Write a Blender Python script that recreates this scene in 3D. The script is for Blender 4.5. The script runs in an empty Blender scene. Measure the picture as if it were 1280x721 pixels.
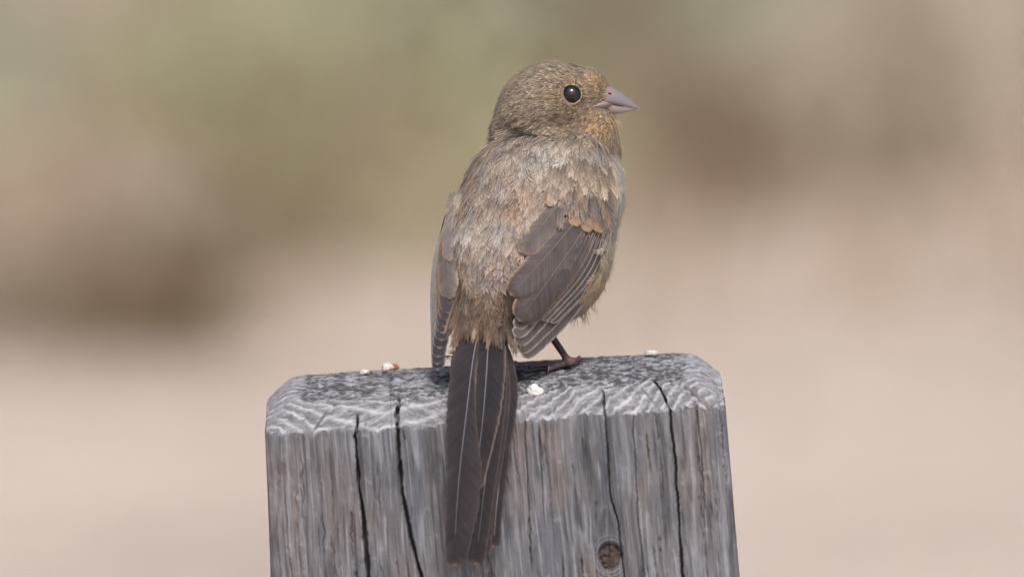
import bpy, math, random
import numpy as np
from mathutils import Vector

random.seed(7)
rng = np.random.default_rng(7)
S = 0.00033                     # metres per photo pixel at the bird
EL = math.radians(9.0)          # the camera looks down by this much
DIST = 5.87
scene = bpy.context.scene
col = scene.collection

# ------------------------------------------------------------------ camera
POST_H = 1.05
RX = np.array([1.0, 0, 0]); UP = np.array([0, math.sin(EL), math.cos(EL)]); FW = np.array([0, math.cos(EL), -math.sin(EL)])
FOOT_PX = (705.0, 460.0)        # where the foot stands on the post top
FOOT = np.array([0.0, 0.0, POST_H])
ORIGIN = FOOT - RX*(FOOT_PX[0]-640)*S - UP*(360.5-FOOT_PX[1])*S
CAM = ORIGIN - FW*DIST

cam_data = bpy.data.cameras.new('camera')
cam = bpy.data.objects.new('camera', cam_data)
col.objects.link(cam)
cam.location = CAM
cam.rotation_euler = (math.radians(90) - EL, 0, 0)
cam_data.sensor_width = 36.0
cam_data.lens = 36.0*DIST/(1280*S)
cam_data.clip_start = 0.1
cam_data.clip_end = 2000
cam_data.dof.use_dof = True
cam_data.dof.focus_distance = DIST - 14*S
cam_data.dof.aperture_fstop = 6.3
scene.camera = cam

# ------------------------------------------------------------------ world, sun, exposure
SUN_EL, SUN_AZ = math.radians(56), math.radians(172)     # azimuth clockwise from +Y
world = bpy.data.worlds.new('World'); scene.world = world; world.use_nodes = True
wn = world.node_tree; bg = wn.nodes['Background']
sky = wn.nodes.new('ShaderNodeTexSky'); sky.sky_type = 'NISHITA'; sky.sun_disc = False
sky.sun_elevation = SUN_EL; sky.sun_rotation = SUN_AZ
sky.air_density = 1.0; sky.dust_density = 4.0; sky.ozone_density = 1.0
wn.links.new(sky.outputs[0], bg.inputs[0]); bg.inputs[1].default_value = 0.10
sun_data = bpy.data.lights.new('sun', 'SUN'); sun = bpy.data.objects.new('sun', sun_data); col.objects.link(sun)
sun_data.energy = 1.5; sun_data.angle = math.radians(11); sun_data.color = (1.0, 0.97, 0.93)
sd = Vector((math.sin(SUN_AZ)*math.cos(SUN_EL), math.cos(SUN_AZ)*math.cos(SUN_EL), math.sin(SUN_EL)))
sun.rotation_euler = sd.to_track_quat('Z', 'Y').to_euler()
scene.view_settings.view_transform = 'Standard'
scene.view_settings.look = 'None'
scene.view_settings.exposure = 0.68
scene.view_settings.gamma = 1.0
scene.render.engine = 'CYCLES'
scene.cycles.use_denoising = True
scene.cycles.use_adaptive_sampling = False
scene.cycles.max_bounces = 8
scene.cycles.diffuse_bounces = 6

# ------------------------------------------------------------------ helpers
def lin(r, g=None, b=None):
    c = np.array([r, g, b], float)/255.0
    return np.where(c <= 0.04045, c/12.92, ((c+0.055)/1.055)**2.4)

def to_world(p):
    """(photo x, photo y, w pixels towards the camera) -> metres; a plain similarity transform"""
    p = np.asarray(p, float)
    return ORIGIN + np.outer((p[:, 0]-640)*S, RX) + np.outer((360.5-p[:, 1])*S, UP) - np.outer(p[:, 2]*S, FW)

def sstep(a, b, x):
    t = np.clip((x-a)/(b-a), 0, 1); return t*t*(3-2*t)

def vnoise(p, seed=0):
    p = np.asarray(p, float); i = np.floor(p).astype(np.int64); f = p-i; f = f*f*(3-2*f)
    def h(ix, iy, iz):
        n = (ix*374761393 + iy*668265263 + iz*2147483647*3 + seed*1274126177) & 0xffffffff
        n = ((n ^ (n >> 13))*1274126177) & 0xffffffff
        n = ((n ^ (n >> 15))*2246822519) & 0xffffffff
        return ((n ^ (n >> 16)) & 0xffffff)/float(0xffffff)
    x, y, z = i[..., 0], i[..., 1], i[..., 2]; fx, fy, fz = f[..., 0], f[..., 1], f[..., 2]
    def lx(yy, zz): return h(x, yy, zz)*(1-fx) + h(x+1, yy, zz)*fx
    a = lx(y, z)*(1-fy) + lx(y+1, z)*fy; b = lx(y, z+1)*(1-fy) + lx(y+1, z+1)*fy
    return (a*(1-fz)+b*fz)*2-1

def fbm(p, o=3, seed=0):
    p = np.asarray(p, float); s = 0; a = 1.0; t = 0
    for k in range(o):
        s = s + a*vnoise(p*(2**k), seed+k*17); t += a; a *= 0.55
    return s/t

def st(*c):
    return np.stack(np.broadcast_arrays(*c), -1)

def make_mesh(name, verts, faces, colors=None, uv=None, smooth=True, nrm=None):
    """faces: (n,k) int array or list of such arrays; verts metres"""
    me = bpy.data.meshes.new(name)
    if not isinstance(faces, list): faces = [faces]
    faces = [np.asarray(f, np.int32) for f in faces if len(f)]
    me.vertices.add(len(verts)); me.vertices.foreach_set('co', np.asarray(verts, np.float32).ravel())
    lv = np.concatenate([f.ravel() for f in faces]); tot = np.concatenate([np.full(len(f), f.shape[1], np.int32) for f in faces])
    start = np.concatenate([[0], np.cumsum(tot)[:-1]]).astype(np.int32)
    me.loops.add(len(lv)); me.loops.foreach_set('vertex_index', lv)
    me.polygons.add(len(tot)); me.polygons.foreach_set('loop_start', start); me.polygons.foreach_set('loop_total', tot)
    if smooth: me.polygons.foreach_set('use_smooth', np.ones(len(tot), bool))
    if colors is not None:
        c = np.ones((len(verts), 4), np.float32); c[:, :3] = colors
        at = me.attributes.new('col', 'FLOAT_COLOR', 'POINT'); at.data.foreach_set('color', c.ravel())
    if nrm is not None:
        at = me.attributes.new('coat', 'FLOAT_VECTOR', 'POINT'); at.data.foreach_set('vector', np.asarray(nrm, np.float32).ravel())
    if uv is not None:
        l = me.uv_layers.new(name='UVMap'); l.data.foreach_set('uv', np.asarray(uv, np.float32)[lv].ravel())
    me.update(calc_edges=True); me.validate()
    return me

def link(name, me, mat=None, parent=None, base=None):
    o = bpy.data.objects.new(name, me); col.objects.link(o)
    if mat and me is not None and not me.materials: me.materials.append(mat)
    if parent is not None: o.parent = parent
    return o

def tag(o, label, cat=None, group=None, kind=None):
    if label: o['label'] = label
    if cat: o['category'] = cat
    if group: o['group'] = group
    if kind: o['kind'] = kind
    return o

def empty(name, loc):
    o = bpy.data.objects.new(name, None); col.objects.link(o); o.location = loc; o.empty_display_size = 0.05
    return o

def material(name, rough=0.8, spec=0.2, base=None, attr=None, noise=None, bump=None, coat=0):
    """noise=(scale vec, amount, coord) multiplies the colour; bump=(scale vec, distance, coord)"""
    m = bpy.data.materials.new(name); m.use_nodes = True; nt = m.node_tree; N = nt.nodes; L = nt.links
    b = N['Principled BSDF']; b.inputs['Roughness'].default_value = rough; b.inputs['Specular IOR Level'].default_value = spec
    if coat: b.inputs['Coat Weight'].default_value = coat; b.inputs['Coat Roughness'].default_value = 0.03
    if attr:
        a = N.new('ShaderNodeAttribute'); a.attribute_name = attr; src = a.outputs['Color']
    else:
        a = N.new('ShaderNodeRGB'); a.outputs[0].default_value = (*base, 1); src = a.outputs[0]
    tc = N.new('ShaderNodeTexCoord')
    def tex(scale, coord, detail=3):
        mp = N.new('ShaderNodeMapping'); mp.inputs['Scale'].default_value = scale
        L.new(tc.outputs[coord], mp.inputs['Vector'])
        n = N.new('ShaderNodeTexNoise'); n.inputs['Scale'].default_value = 1; n.inputs['Detail'].default_value = detail
        L.new(mp.outputs[0], n.inputs['Vector']); return n.outputs['Fac']
    if noise:
        for k in (noise if isinstance(noise, list) else [noise]):
            f = tex(k[0], k[2])
            r = N.new('ShaderNodeMapRange'); r.inputs[1].default_value = 0.3; r.inputs[2].default_value = 0.7
            r.inputs[3].default_value = 1-k[1]; r.inputs[4].default_value = 1+k[1]; L.new(f, r.inputs[0])
            v = N.new('ShaderNodeVectorMath'); v.operation = 'SCALE'; L.new(src, v.inputs[0]); L.new(r.outputs[0], v.inputs['Scale']); src = v.outputs[0]
    L.new(src, b.inputs['Base Color'])
    if bump:
        f = tex(bump[0], bump[2], 4); bn = N.new('ShaderNodeBump'); bn.inputs['Distance'].default_value = bump[1]
        bn.inputs['Strength'].default_value = 1; L.new(f, bn.inputs['Height']); L.new(bn.outputs[0], b.inputs['Normal'])
    return m

# ------------------------------------------------------------------ ground and background shrubs
def ground():
    n = 160
    g = np.linspace(-1, 1, n); r = np.sign(g)*(np.abs(g)**3)*600
    X, Y = np.meshgrid(r, r+10, indexing='ij'); d = np.hypot(X, Y)
    Z = 0.03*fbm(st(X*0.5, Y*0.5, 0*X), 3, 3)*sstep(1.0, 4.0, d) + 0.5*fbm(st(X*0.03, Y*0.03, 0*X+4), 2, 5)*sstep(40, 120, d)
    v = st(X, Y, Z).reshape(-1, 3); i = np.arange(n*n).reshape(n, n)
    f = st(i[:-1, :-1], i[1:, :-1], i[1:, 1:], i[:-1, 1:]).reshape(-1, 4)
    m = material('dry_soil', 0.95, 0.1, base=lin(191, 175, 161), noise=[((1.6, 1.6, 1.6), 0.12, 'Object'), ((30, 30, 30), 0.15, 'Object')], bump=((40, 40, 40), 0.02, 'Object'))
    tag(link('ground', make_mesh('ground', v, f), m), None, kind='structure')

def leaf_material(name, c):
    m = bpy.data.materials.new(name); m.use_nodes = True; nt = m.node_tree; N = nt.nodes; L = nt.links
    for n in list(N): N.remove(n)
    out = N.new('ShaderNodeOutputMaterial'); mix = N.new('ShaderNodeMixShader'); d = N.new('ShaderNodeBsdfDiffuse'); t = N.new('ShaderNodeBsdfTranslucent')
    tc = N.new('ShaderNodeTexCoord'); n = N.new('ShaderNodeTexNoise'); n.inputs['Scale'].default_value = 5; L.new(tc.outputs['Object'], n.inputs['Vector'])
    r = N.new('ShaderNodeMapRange'); r.inputs[1].default_value = 0.3; r.inputs[2].default_value = 0.7; r.inputs[3].default_value = 0.75; r.inputs[4].default_value = 1.2; L.new(n.outputs['Fac'], r.inputs[0])
    v = N.new('ShaderNodeVectorMath'); v.operation = 'SCALE'; v.inputs[0].default_value = tuple(c); L.new(r.outputs[0], v.inputs['Scale'])
    L.new(v.outputs[0], d.inputs[0]); L.new(v.outputs[0], t.inputs[0]); mix.inputs[0].default_value = 0.45
    L.new(d.outputs[0], mix.inputs[1]); L.new(t.outputs[0], mix.inputs[2]); L.new(mix.outputs[0], out.inputs[0])
    return m

def dry_grass():
    """blades of low straw grass thickening towards the shrubs: one uncountable mass"""
    r = np.random.default_rng(5); n = 26000
    y = 5.6+6.5*r.random(n)**0.8; x = (r.random(n)-0.5)*7.0
    dens = sstep(5.9, 8.0, y+0.7*vnoise(st(x*1.2, y*1.2, 0*x), 77)+np.where(x > 0, 0.35, 0.0)); k = r.random(n) < dens; x, y = x[k], y[k]; n = len(x)
    h = 0.035+0.07*r.random(n); a = r.random(n)*6.28; ln = 0.6*h*r.random(n); w = 0.003+0.002*r.random(n)
    c = st(x, y, 0*x); side = st(np.cos(a), np.sin(a), 0*a); fwd = st(-np.sin(a), np.cos(a), 0*a)
    m = c+fwd*(ln*0.3)[:, None]+st(0*h, 0*h, h*0.6); t = c+fwd*ln[:, None]+st(0*h, 0*h, h)
    V = np.stack([c-side*w[:, None]-st(0*h, 0*h, 0*h+.02), c+side*w[:, None]-st(0*h, 0*h, 0*h+.02), m+side*(w*0.7)[:, None], m-side*(w*0.7)[:, None], t], 1).reshape(-1, 3)
    b = np.arange(n)*5
    o = link('dry_grass', make_mesh('dry_grass', V, [st(b, b+1, b+2, b+3), st(b+3, b+2, b+4)], smooth=False), leaf_material('grass_blade', lin(192, 174, 150)))
    tag(o, 'low brown dry grass between the shrubs', 'grass', kind='stuff')

def leaf_crown(seed, n=1050):
    """a rounded shrub crown of unit radius made of leaf faces gathered on twigs; returns crown and stem meshes"""
    r = np.random.default_rng(seed)
    nt = 60
    d = r.normal(size=(nt, 3)); d[:, 2] = np.abs(d[:, 2])+0.02; d /= np.linalg.norm(d, axis=1)[:, None]
    tip = d*(0.72+0.3*r.random((nt, 1)))*np.array([1, 1, 1.05]); tip[:, 2] += 0.05
    k = r.integers(0, nt, n); t = 0.35+0.65*r.random(n)**0.6
    c = tip[k]*t[:, None] + r.normal(size=(n, 3))*0.06; c[:, 2] = np.maximum(c[:, 2], 0.02)
    a = r.normal(size=(n, 3)); a /= np.linalg.norm(a, axis=1)[:, None]
    b = np.cross(a, r.normal(size=(n, 3))); b /= np.linalg.norm(b, axis=1)[:, None]
    L = 0.055*(0.6+0.8*r.random((n, 1))); W = L*0.36
    v = np.stack([c-a*L, c+b*W, c+a*L, c-b*W], 1).reshape(-1, 3)
    f = np.arange(4*n).reshape(n, 4)
    cm = make_mesh('crown', v, f, smooth=False)
    # stems: three-sided tapered sticks from the base to the twig ends
    mid = tip*0.45 + r.normal(size=(nt, 3))*0.05; root = r.normal(size=(nt, 3))*0.05; root[:, 2] = -0.03
    V = []; F = []
    for j in range(nt):
        base = len(V)
        for q, (p, rad) in enumerate(((root[j], .02), (mid[j], .012), (tip[j], .004))):
            for s in range(3):
                V.append(p + rad*np.array([math.cos(s*2.1), math.sin(s*2.1), 0]))
        for q in range(2):
            for s in range(3):
                F.append((base+q*3+s, base+q*3+(s+1) % 3, base+q*3+3+(s+1) % 3, base+q*3+3+s))
    return cm, make_mesh('stems', np.array(V), np.array(F))

def shrubs():
    crowns = [leaf_crown(11), leaf_crown(12), leaf_crown(13)]
    cols = {'sage': lin(212, 216, 190), 'olive': lin(200, 196, 160), 'brown': lin(150, 132, 106), 'grey': lin(222, 214, 196), 'dark': lin(134, 116, 84), 'straw': lin(206, 188, 150)}
    mats = {k: leaf_material('leaf_'+k, c) for k, c in cols.items()}
    twig = material('twig', 0.9, 0.1, base=lin(150, 130, 108))
    # world x, world y, radius, height, kind, label
    rows = [
        (-0.38, 6.52, .21, .14, 'dark', 'low dark olive shrub with brown leaves on bare soil'),
        (-0.20, 7.15, .30, .30, 'olive', 'low olive shrub behind the bird, beside the dark shrub'),
        (-0.75, 7.60, .42, .62, 'sage', 'broad grey-green sage bush behind the low dark olive shrub'),
        (-0.05, 7.95, .42, .66, 'sage', 'tall grey-green sage bush directly behind the low olive shrub'),
        (0.165, 7.30, .12, .14, 'brown', 'rusty brown dry bush beyond the post and the bird'),
        (0.35, 7.45, .13, .46, 'grey', 'narrow pale grey bush beside the rusty brown bush'),
        (0.66, 7.70, .22, .52, 'grey', 'wide pale bush on the far side of the narrow pale grey bush'),
        (0.10, 8.60, .30, .72, 'olive', 'tall olive bush behind the rusty brown bush'),
        (1.55, 8.40, .50, .70, 'sage', 'wide grey-green bush beyond the wide pale bush, at the end of the row'),
        (-1.60, 7.9, .50, .66, 'olive', 'wide olive bush at the sage end of the row'),
        (-0.9, 9.6, .75, .95, 'straw', 'straw-coloured tall bush behind the sage bushes'),
        (0.9, 9.8, .80, 1.0, 'straw', 'straw-coloured round bush behind the pale grey bush'),
    ]
    for i, (x, y, r, h, k, label) in enumerate(rows):
        cm, sm = crowns[i % 3]
        root = empty('shrub', (x, y, 0.0)); tag(root, label, 'shrub', 'shrubs on the dry slope')
        root.rotation_euler.z = 1.7*i
        for nm, me, mt in (('crown', cm, mats[k]), ('stems', sm, twig)):
            me2 = me.copy(); me2.materials.clear(); me2.materials.append(mt)
            o = link(nm, me2, None, root); o.scale = (r, r, h)

ground()
dry_grass()
shrubs()

# ------------------------------------------------------------------ the post
ROLL = math.radians(3.4)
PX0, PY0 = 616.0, 465.3
POST_ORG = None
def post_to_px(p):
    zp = p[:, 2]*math.cos(EL) + p[:, 1]*math.sin(EL)
    x = PX0 + p[:, 0]*math.cos(ROLL) - zp*math.sin(ROLL)
    y = PY0 - p[:, 0]*math.sin(ROLL) - zp*math.cos(ROLL)
    return st(x, y, -p[:, 1]*math.cos(EL) + p[:, 2]*math.sin(EL))
PFRONT = -130.0
def front_local(px, py):
    """photo pixel on the front face -> local x, z"""
    dx, dy = px-PX0, PY0-py
    X = dx*math.cos(ROLL)+dy*math.sin(ROLL); zp = -dx*math.sin(ROLL)+dy*math.cos(ROLL)
    return X, (zp - PFRONT*math.sin(EL))/math.cos(EL)

CRACKS = [  # photo pixels down the front face, half width below and above, depth
    ([(449, 522), (446, 545), (449, 590), (455, 650), (462, 721), (470, 800), (476, 1000)], 4.0, 0.9, 22),
    ([(503, 488), (497, 520), (499, 560), (504, 620), (514, 670), (528, 721), (545, 800), (552, 1000)], 1.2, 1.9, 20),
    ([(752, 490), (755, 520), (759, 570), (762, 620), (772, 650), (780, 721), (786, 900)], 0.6, 1.1, 10),
    ([(808, 472), (823, 486), (835, 510), (843, 580), (848, 650), (853, 721), (860, 900)], 1.1, 1.4, 16),
    ([(868, 506), (873, 540), (877, 600), (880, 660)], 0.4, 0.8, 5),
    ([(655, 515), (657, 560), (661, 640), (664, 700)], 0.4, 0.7, 5),
    ([(674, 540), (676, 580), (679, 640)], 0.4, 0.6, 4),
    ([(790, 520), (793, 570), (797, 650), (804, 721)], 0.5, 0.6, 5),
    ([(897, 500), (903, 540), (907, 600)], 0.5, 0.7, 5),
]
def build_post():
    a, yf, yb, rc = 286.0, PFRONT, 175.0, 12.0
    yc, b = (yf+yb)/2, (yb-yf)/2
    P = []
    def seg(p0, p1, sp):
        n = max(2, int(round(math.dist(p0, p1)/sp)))
        for k in range(n): t = k/n; P.append((p0[0]+(p1[0]-p0[0])*t, p0[1]+(p1[1]-p0[1])*t))
    def arc(cx, cy, a0, n):
        for k in range(n):
            t = a0 + math.pi/2*k/n; P.append((cx+rc*math.cos(t), cy+rc*math.sin(t)))
    seg((-a+rc, yf), (a-rc, yf), 0.92); arc(a-rc, yf+rc, -math.pi/2, 10)
    seg((a, yf+rc), (a, yb-rc), 3); arc(a-rc, yb-rc, 0, 5)
    seg((a-rc, yb), (-a+rc, yb), 9); arc(-a+rc, yb-rc, math.pi/2, 5)
    seg((-a, yb-rc), (-a, yf+rc), 3); arc(-a+rc, yf+rc, math.pi, 10)
    P = np.array(P); n = len(P)
    def dome(y): return -(y**2)/1800.0
    rows = []
    ix, iy, rise = 42.0, 25.0, 35.0
    def ring(fx, fy):
        return np.c_[P[:, 0]*fx, yc+(P[:, 1]-yc)*fy]
    e = ring((a-ix)/a, (b-iy)/b); zedge = dome(e[:, 1]) ; zlow = zedge-rise+2.6*vnoise(st(P[:, 0]/4, P[:, 1]/4, 0*P[:, 0]), 101)+3.8*vnoise(st(P[:, 0]/19, P[:, 1]/19, 0*P[:, 0]), 102)
    for z in [-(POST_H+.03)/S, -2000, -1000, -500, -330]:
        rows.append(np.c_[P*np.array([1+0.00012*200, 1]), np.full(n, float(z))])
    zs = np.linspace(-262, 0, 190)
    for z in zs[:-1]:
        q = (z+262)/262.0
        rr = ring(1+0.02*(1-q), 1)
        rows.append(np.c_[rr, -262+(zlow+262)*q])
    for q in np.linspace(0, 1, 56)[:-1]:
        rr = ring((a-ix*q)/a, (b-iy*q)/b); rows.append(np.c_[rr, zlow+rise*q*(1.0+0.12*math.sin(q*math.pi))])
    for q in np.linspace(0, 0.985, 64):
        fx = (a-ix)/a*(1-q); fy = (b-iy)/b*(1-q)
        rr = ring(fx, fy); rows.append(np.c_[rr, dome(rr[:, 1])])
    G = np.array(rows); m = len(G)
    r0 = 5+189; wgt = np.zeros(m); wgt[r0+28:r0+74] = np.sin(np.linspace(0, np.pi, 46)); wl = np.zeros(m); wl[r0-3:r0+4] = 0.8
    for it in range(110):
        Ls = G.copy(); Ls[1:-1] = 0.5*(G[:-2]+G[2:]); wt = np.maximum(wgt*0.9, wl if it < 9 else 0)[:, None, None]; G = G*(1-wt)+Ls*wt
    # normals
    du = np.roll(G, -1, 1)-np.roll(G, 1, 1); dv = np.gradient(G, axis=0)
    Nn = np.cross(du, dv); Nn /= np.linalg.norm(Nn, axis=2)[..., None]+1e-9
    p = G.reshape(-1, 3); N = Nn.reshape(-1, 3)
    x, y, z = p.T
    e = sstep(0.12, 0.5, N[:, 2])
    din = np.minimum(a-ix-np.abs(x), (b-iy)-np.abs(y-yc)); flat = sstep(-9, 9, din+11*fbm(st(x/16, y/16, 0*x), 3, 103)-3)*e
    # knot warps the grain
    kx, kz = front_local(762, 693); dk = np.hypot((x-kx), (z-kz)/1.25)
    kf = np.exp(-(dk/34)**2)*(1-e)
    xw = x - kf*np.sign(x-kx)*14*np.exp(-np.abs(x-kx)/30) + 5*fbm(st(x/160, z/220, y*0), 2, 40) + 10*np.sin((z+200)/260)
    # rings on the end grain
    xr = x+129; yr = y-380
    R = np.hypot(xr, yr) + 3*fbm(st(x/60, y/60, 0*x), 2, 8) + 12*fbm(st(x/190, y/160, 0*x+3), 2, 9)
    R = R + 0.25*np.abs(x+230)*(x < -230)*0.8
    ang = np.arctan2(xr, yr); ph = R/9.6; fr = ph-np.floor(ph); lam = np.floor(ph)
    late = np.exp(-((fr-0.5)/0.17)**2)
    teeth = vnoise(st(ang*R/3.4+lam*3.1, lam, 0*x), 20); teeth2 = vnoise(st(ang*R/11+lam*1.7, lam, 0*x), 21)
    rough = fbm(p/4.5, 3, 30); big = fbm(p/16, 2, 31)
    amp = 0.5+0.5*sstep(-0.5, 0.3, big)
    tooth = sstep(-0.1, 0.5, teeth)
    d = e*(2.5*late*(0.85+0.2*teeth2)+0.9*tooth*(1-late)*amp-1.6+0.5*rough+0.8*big)
    d += flat*(-1.2 + 2.2*rough + 1.4*fbm(st(x/7, y/26, z/7), 3, 33))
    # long grain on the faces
    g1 = vnoise(st(xw/2.1, z/70, y/2.1), 50); g2 = vnoise(st(xw/6.5, z/170, y/6.5), 51); g3 = vnoise(st(xw/22, z/300, y/22), 52)
    g4 = fbm(st(x/2.6, z/4, y/2.6), 2, 53)
    groove = -np.clip(vnoise(st(xw/3.6, z/95, y/3.6), 54)-0.4, 0, 1)*4.0-np.clip(vnoise(st(xw/1.9+3, z/60, y/1.9), 55)-0.45, 0, 1)*3.0
    d += (1-e)*(0.35*g1+0.8*g2+1.2*g3+0.25*g4+groove)
    # cracks (front half only), running over the chamfer on to the top
    front = (y < -20)
    crk = np.zeros(len(x))
    for pts, w0, w1, dep in CRACKS:
        lx = np.array([front_local(*q) for q in pts])
        o = np.argsort(lx[:, 1]); zz = lx[o, 1]; xx = lx[o, 0]
        cx = np.interp(z, zz, xx) + 0.9*vnoise(st(z/22, 0*z, 0*z+len(pts)*3.3+pts[0][0]), 60) + 0.5*vnoise(st(z/3, 0*z, 0*z+pts[0][0]), 61)
        ww = np.interp(z, zz, np.linspace(w0, w1, len(zz)))*(0.75+0.45*vnoise(st(z/16, 0*z, 0*z+pts[0][0]*1.3), 65))
        inside = sstep(zz[0]-25, zz[0]+10, z)*(1-sstep(zz[-1]-6, zz[-1]+6, z))*front
        inside *= np.where(y > PFRONT+26, np.exp(-((y-(PFRONT+26))/14)**2), 1)
        c = np.exp(-(np.abs(x-cx)/(ww+0.35))**2.5)*inside
        d -= dep*c; crk = np.maximum(crk, c)
    hr = np.random.default_rng(44)
    for k in range(70):
        x0 = hr.uniform(-275, 275); z1 = hr.uniform(-230, -40); ln = hr.uniform(25, 130); ww = hr.uniform(0.45, 0.8); dep = hr.uniform(2, 6)
        near = np.where((np.abs(xw-x0) < 14) & (z < z1+8) & (z > z1-ln-8) & front & (e < 0.6))[0]
        if not len(near): continue
        zz = z[near]; cx = x0+1.6*vnoise(st(zz/14, 0*zz, 0*zz+k*3.1), 62)+0.8*vnoise(st(zz/4, 0*zz, 0*zz+k*5.7), 63)
        c = np.exp(-(np.abs(xw[near]-cx)/(ww+0.3))**2)*sstep(z1-ln-6, z1-ln+18, zz)*(1-sstep(z1-4, z1+4, zz))*(0.6+0.4*vnoise(st(zz/8, 0*zz, 0*zz+k), 64))
        d[near] -= dep*c; crk[near] = np.maximum(crk[near], c*0.6)
    # knot: a rim, a sunken split heart
    rk = 13.5+1.2*vnoise(st(np.arctan2(z-kz, x-kx)*1.5, 0*x, 0*x), 70)
    kin = (1-sstep(rk-1.5, rk+0.5, dk))*(1-e)*front
    rim = np.exp(-((dk-rk)/1.6)**2)*(1-e)*front
    collar = np.exp(-((dk-rk-5)/4.5)**2)*(1-e)*front
    d += -kin*(4.0+2.5*fbm(st(x/5, z/3, 0*x), 2, 71)) - rim*6.0*(0.55+0.45*np.sin(np.arctan2(z-kz, x-kx)*2+0.8)) + collar*1.2
    d += collar*0.7*np.sin(dk*1.6)
    d[(y > 100) | (z < -300)] *= 0.5
    p2 = p + N*d[:, None]
    # wood tones, made darker along the cracks and the knot rim
    grey = lin(146, 142, 143); warm = lin(150, 136, 126); blue = lin(128, 129, 138); pale = lin(190, 189, 192); darkg = lin(84, 81, 85)
    def mix(A, B, t): return A*(1-t[:, None]) + B*t[:, None]
    C = np.tile(grey, (len(x), 1))
    C = mix(C, warm, sstep(0.0, 0.7, vnoise(st(xw/26, z/130, 0*x), 80))*0.45)
    C = mix(C, blue, sstep(0.0, 0.6, vnoise(st(xw/34, z/90, 0*x+7), 81))*0.75)
    C = mix(C, pale, sstep(0.15, 0.8, vnoise(st(xw/3.0, z/60, 0*x), 82))*0.55)
    C = mix(C, pale, sstep(0.35, 0.8, fbm(st(x/9+z/40, z/12, 0*x), 3, 83))*0.5)
    C = mix(C, darkg, sstep(0.2, 0.8, vnoise(st(xw/4.0, z/85, 0*x), 84))*0.6)
    C = mix(C, darkg, sstep(0.25, 0.8, fbm(st(xw/14, z/55, 0*x), 3, 85))*0.6)
    sx, sz = front_local(738, 570); C = mix(C, darkg*0.8, 0.7*np.exp(-((xw-sx)/9)**2-((z-sz)/55)**2)*(1-e))
    Ce = mix(np.tile(lin(122, 120, 124), (len(x), 1)), np.tile(lin(208, 206, 210), (len(x), 1)), np.clip(0.18+late*0.8+0.35*tooth*(1-late)+0.25*rough+0.1*teeth2, 0, 1))
    Ct = mix(np.tile(lin(96, 95, 99), (len(x), 1)), np.tile(lin(188, 187, 190), (len(x), 1)), sstep(-0.15, 0.5, fbm(p/7, 3, 86)+0.3*late-0.1))
    Ce = mix(Ce, Ct, np.clip(flat*1.0, 0, 1)*sstep(-0.45, 0.1, fbm(p/20, 2, 87)+0.25))
    C = mix(C*0.62*np.array([0.97, 1.0, 1.05]), Ce*0.66, sstep(0.1, 0.9, e+0.5*vnoise(st(x/3.5, y/9, z/9), 104)*(e > 0.02)*(e < 0.98)))
    C = mix(C, np.tile(lin(72, 66, 64), (len(x), 1)), np.clip(crk, 0, 1)*0.55)
    C = mix(C, lin(72, 60, 53)[None]*np.ones((len(x), 1)), kin*0.85); C = mix(C, lin(70, 58, 50)[None]*np.ones((len(x), 1)), np.clip(rim, 0, 1)*0.6)
    # to world
    i = np.arange(m*n).reshape(m, n); j = np.roll(i, -1, 1)
    F = st(i[:-1], j[:-1], j[1:], i[1:]).reshape(-1, 4)
    W = to_world(post_to_px(p2))
    top_cap = i[-1][None, :]
    base = to_world(post_to_px(np.array([[0, 0, -(POST_H)/S]])))[0]; base[2] = 0
    uv = np.where(e[:, None] > 0.5, st(ang*R*0.6, R*6), st(xw+1.3*y, z))
    me = make_mesh('post', W-base, [F, top_cap], C, uv)
    mat = material('weathered_wood', 0.9, 0.12, attr='col', noise=[((0.5, 0.02, 1), 0.20, 'UV'), ((0.13, 0.03, 1), 0.18, 'UV'), ((2600, 2600, 2600), 0.12, 'Object')], bump=((0.7, 0.03, 1), 0.0004, 'UV'))
    o = link('wooden_post', me, mat); o.location = base
    tag(o, 'weathered grey wooden post with sloping edges, long cracks and a round knot', 'post')
    return o
build_post()

def top_px(X, Y, lift=0.0):
    """point on the domed post top (local px)"""
    return post_to_px(np.array([[X, Y, -(Y**2)/1800.0+lift]]))[0]

# ------------------------------------------------------------------ signed distance shapes and surface nets
def unit(v): v = np.asarray(v, float); return v/np.linalg.norm(v)
def frame(ax, hint):
    a = unit(ax); l = unit(np.cross(hint, a)); return np.array([a, l, np.cross(a, l)])
def ellipsoid(p, c, r, M=None):
    q = p-np.asarray(c, float)
    if M is not None: q = q@M.T
    r = np.asarray(r, float); k0 = np.linalg.norm(q/r, axis=-1); k1 = np.linalg.norm(q/(r*r), axis=-1)
    return k0*(k0-1)/(k1+1e-9)
def cone(p, a, b, ra, rb):
    a = np.asarray(a, float); b = np.asarray(b, float); ab = b-a
    t = np.clip(((p-a)@ab)/(ab@ab), 0, 1)
    return np.linalg.norm(p-a-t[..., None]*ab, axis=-1)-(ra+(rb-ra)*t)
def smin(a, b, k):
    h = np.clip(0.5+0.5*(b-a)/k, 0, 1); return b*(1-h)+a*h-k*h*(1-h)

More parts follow.
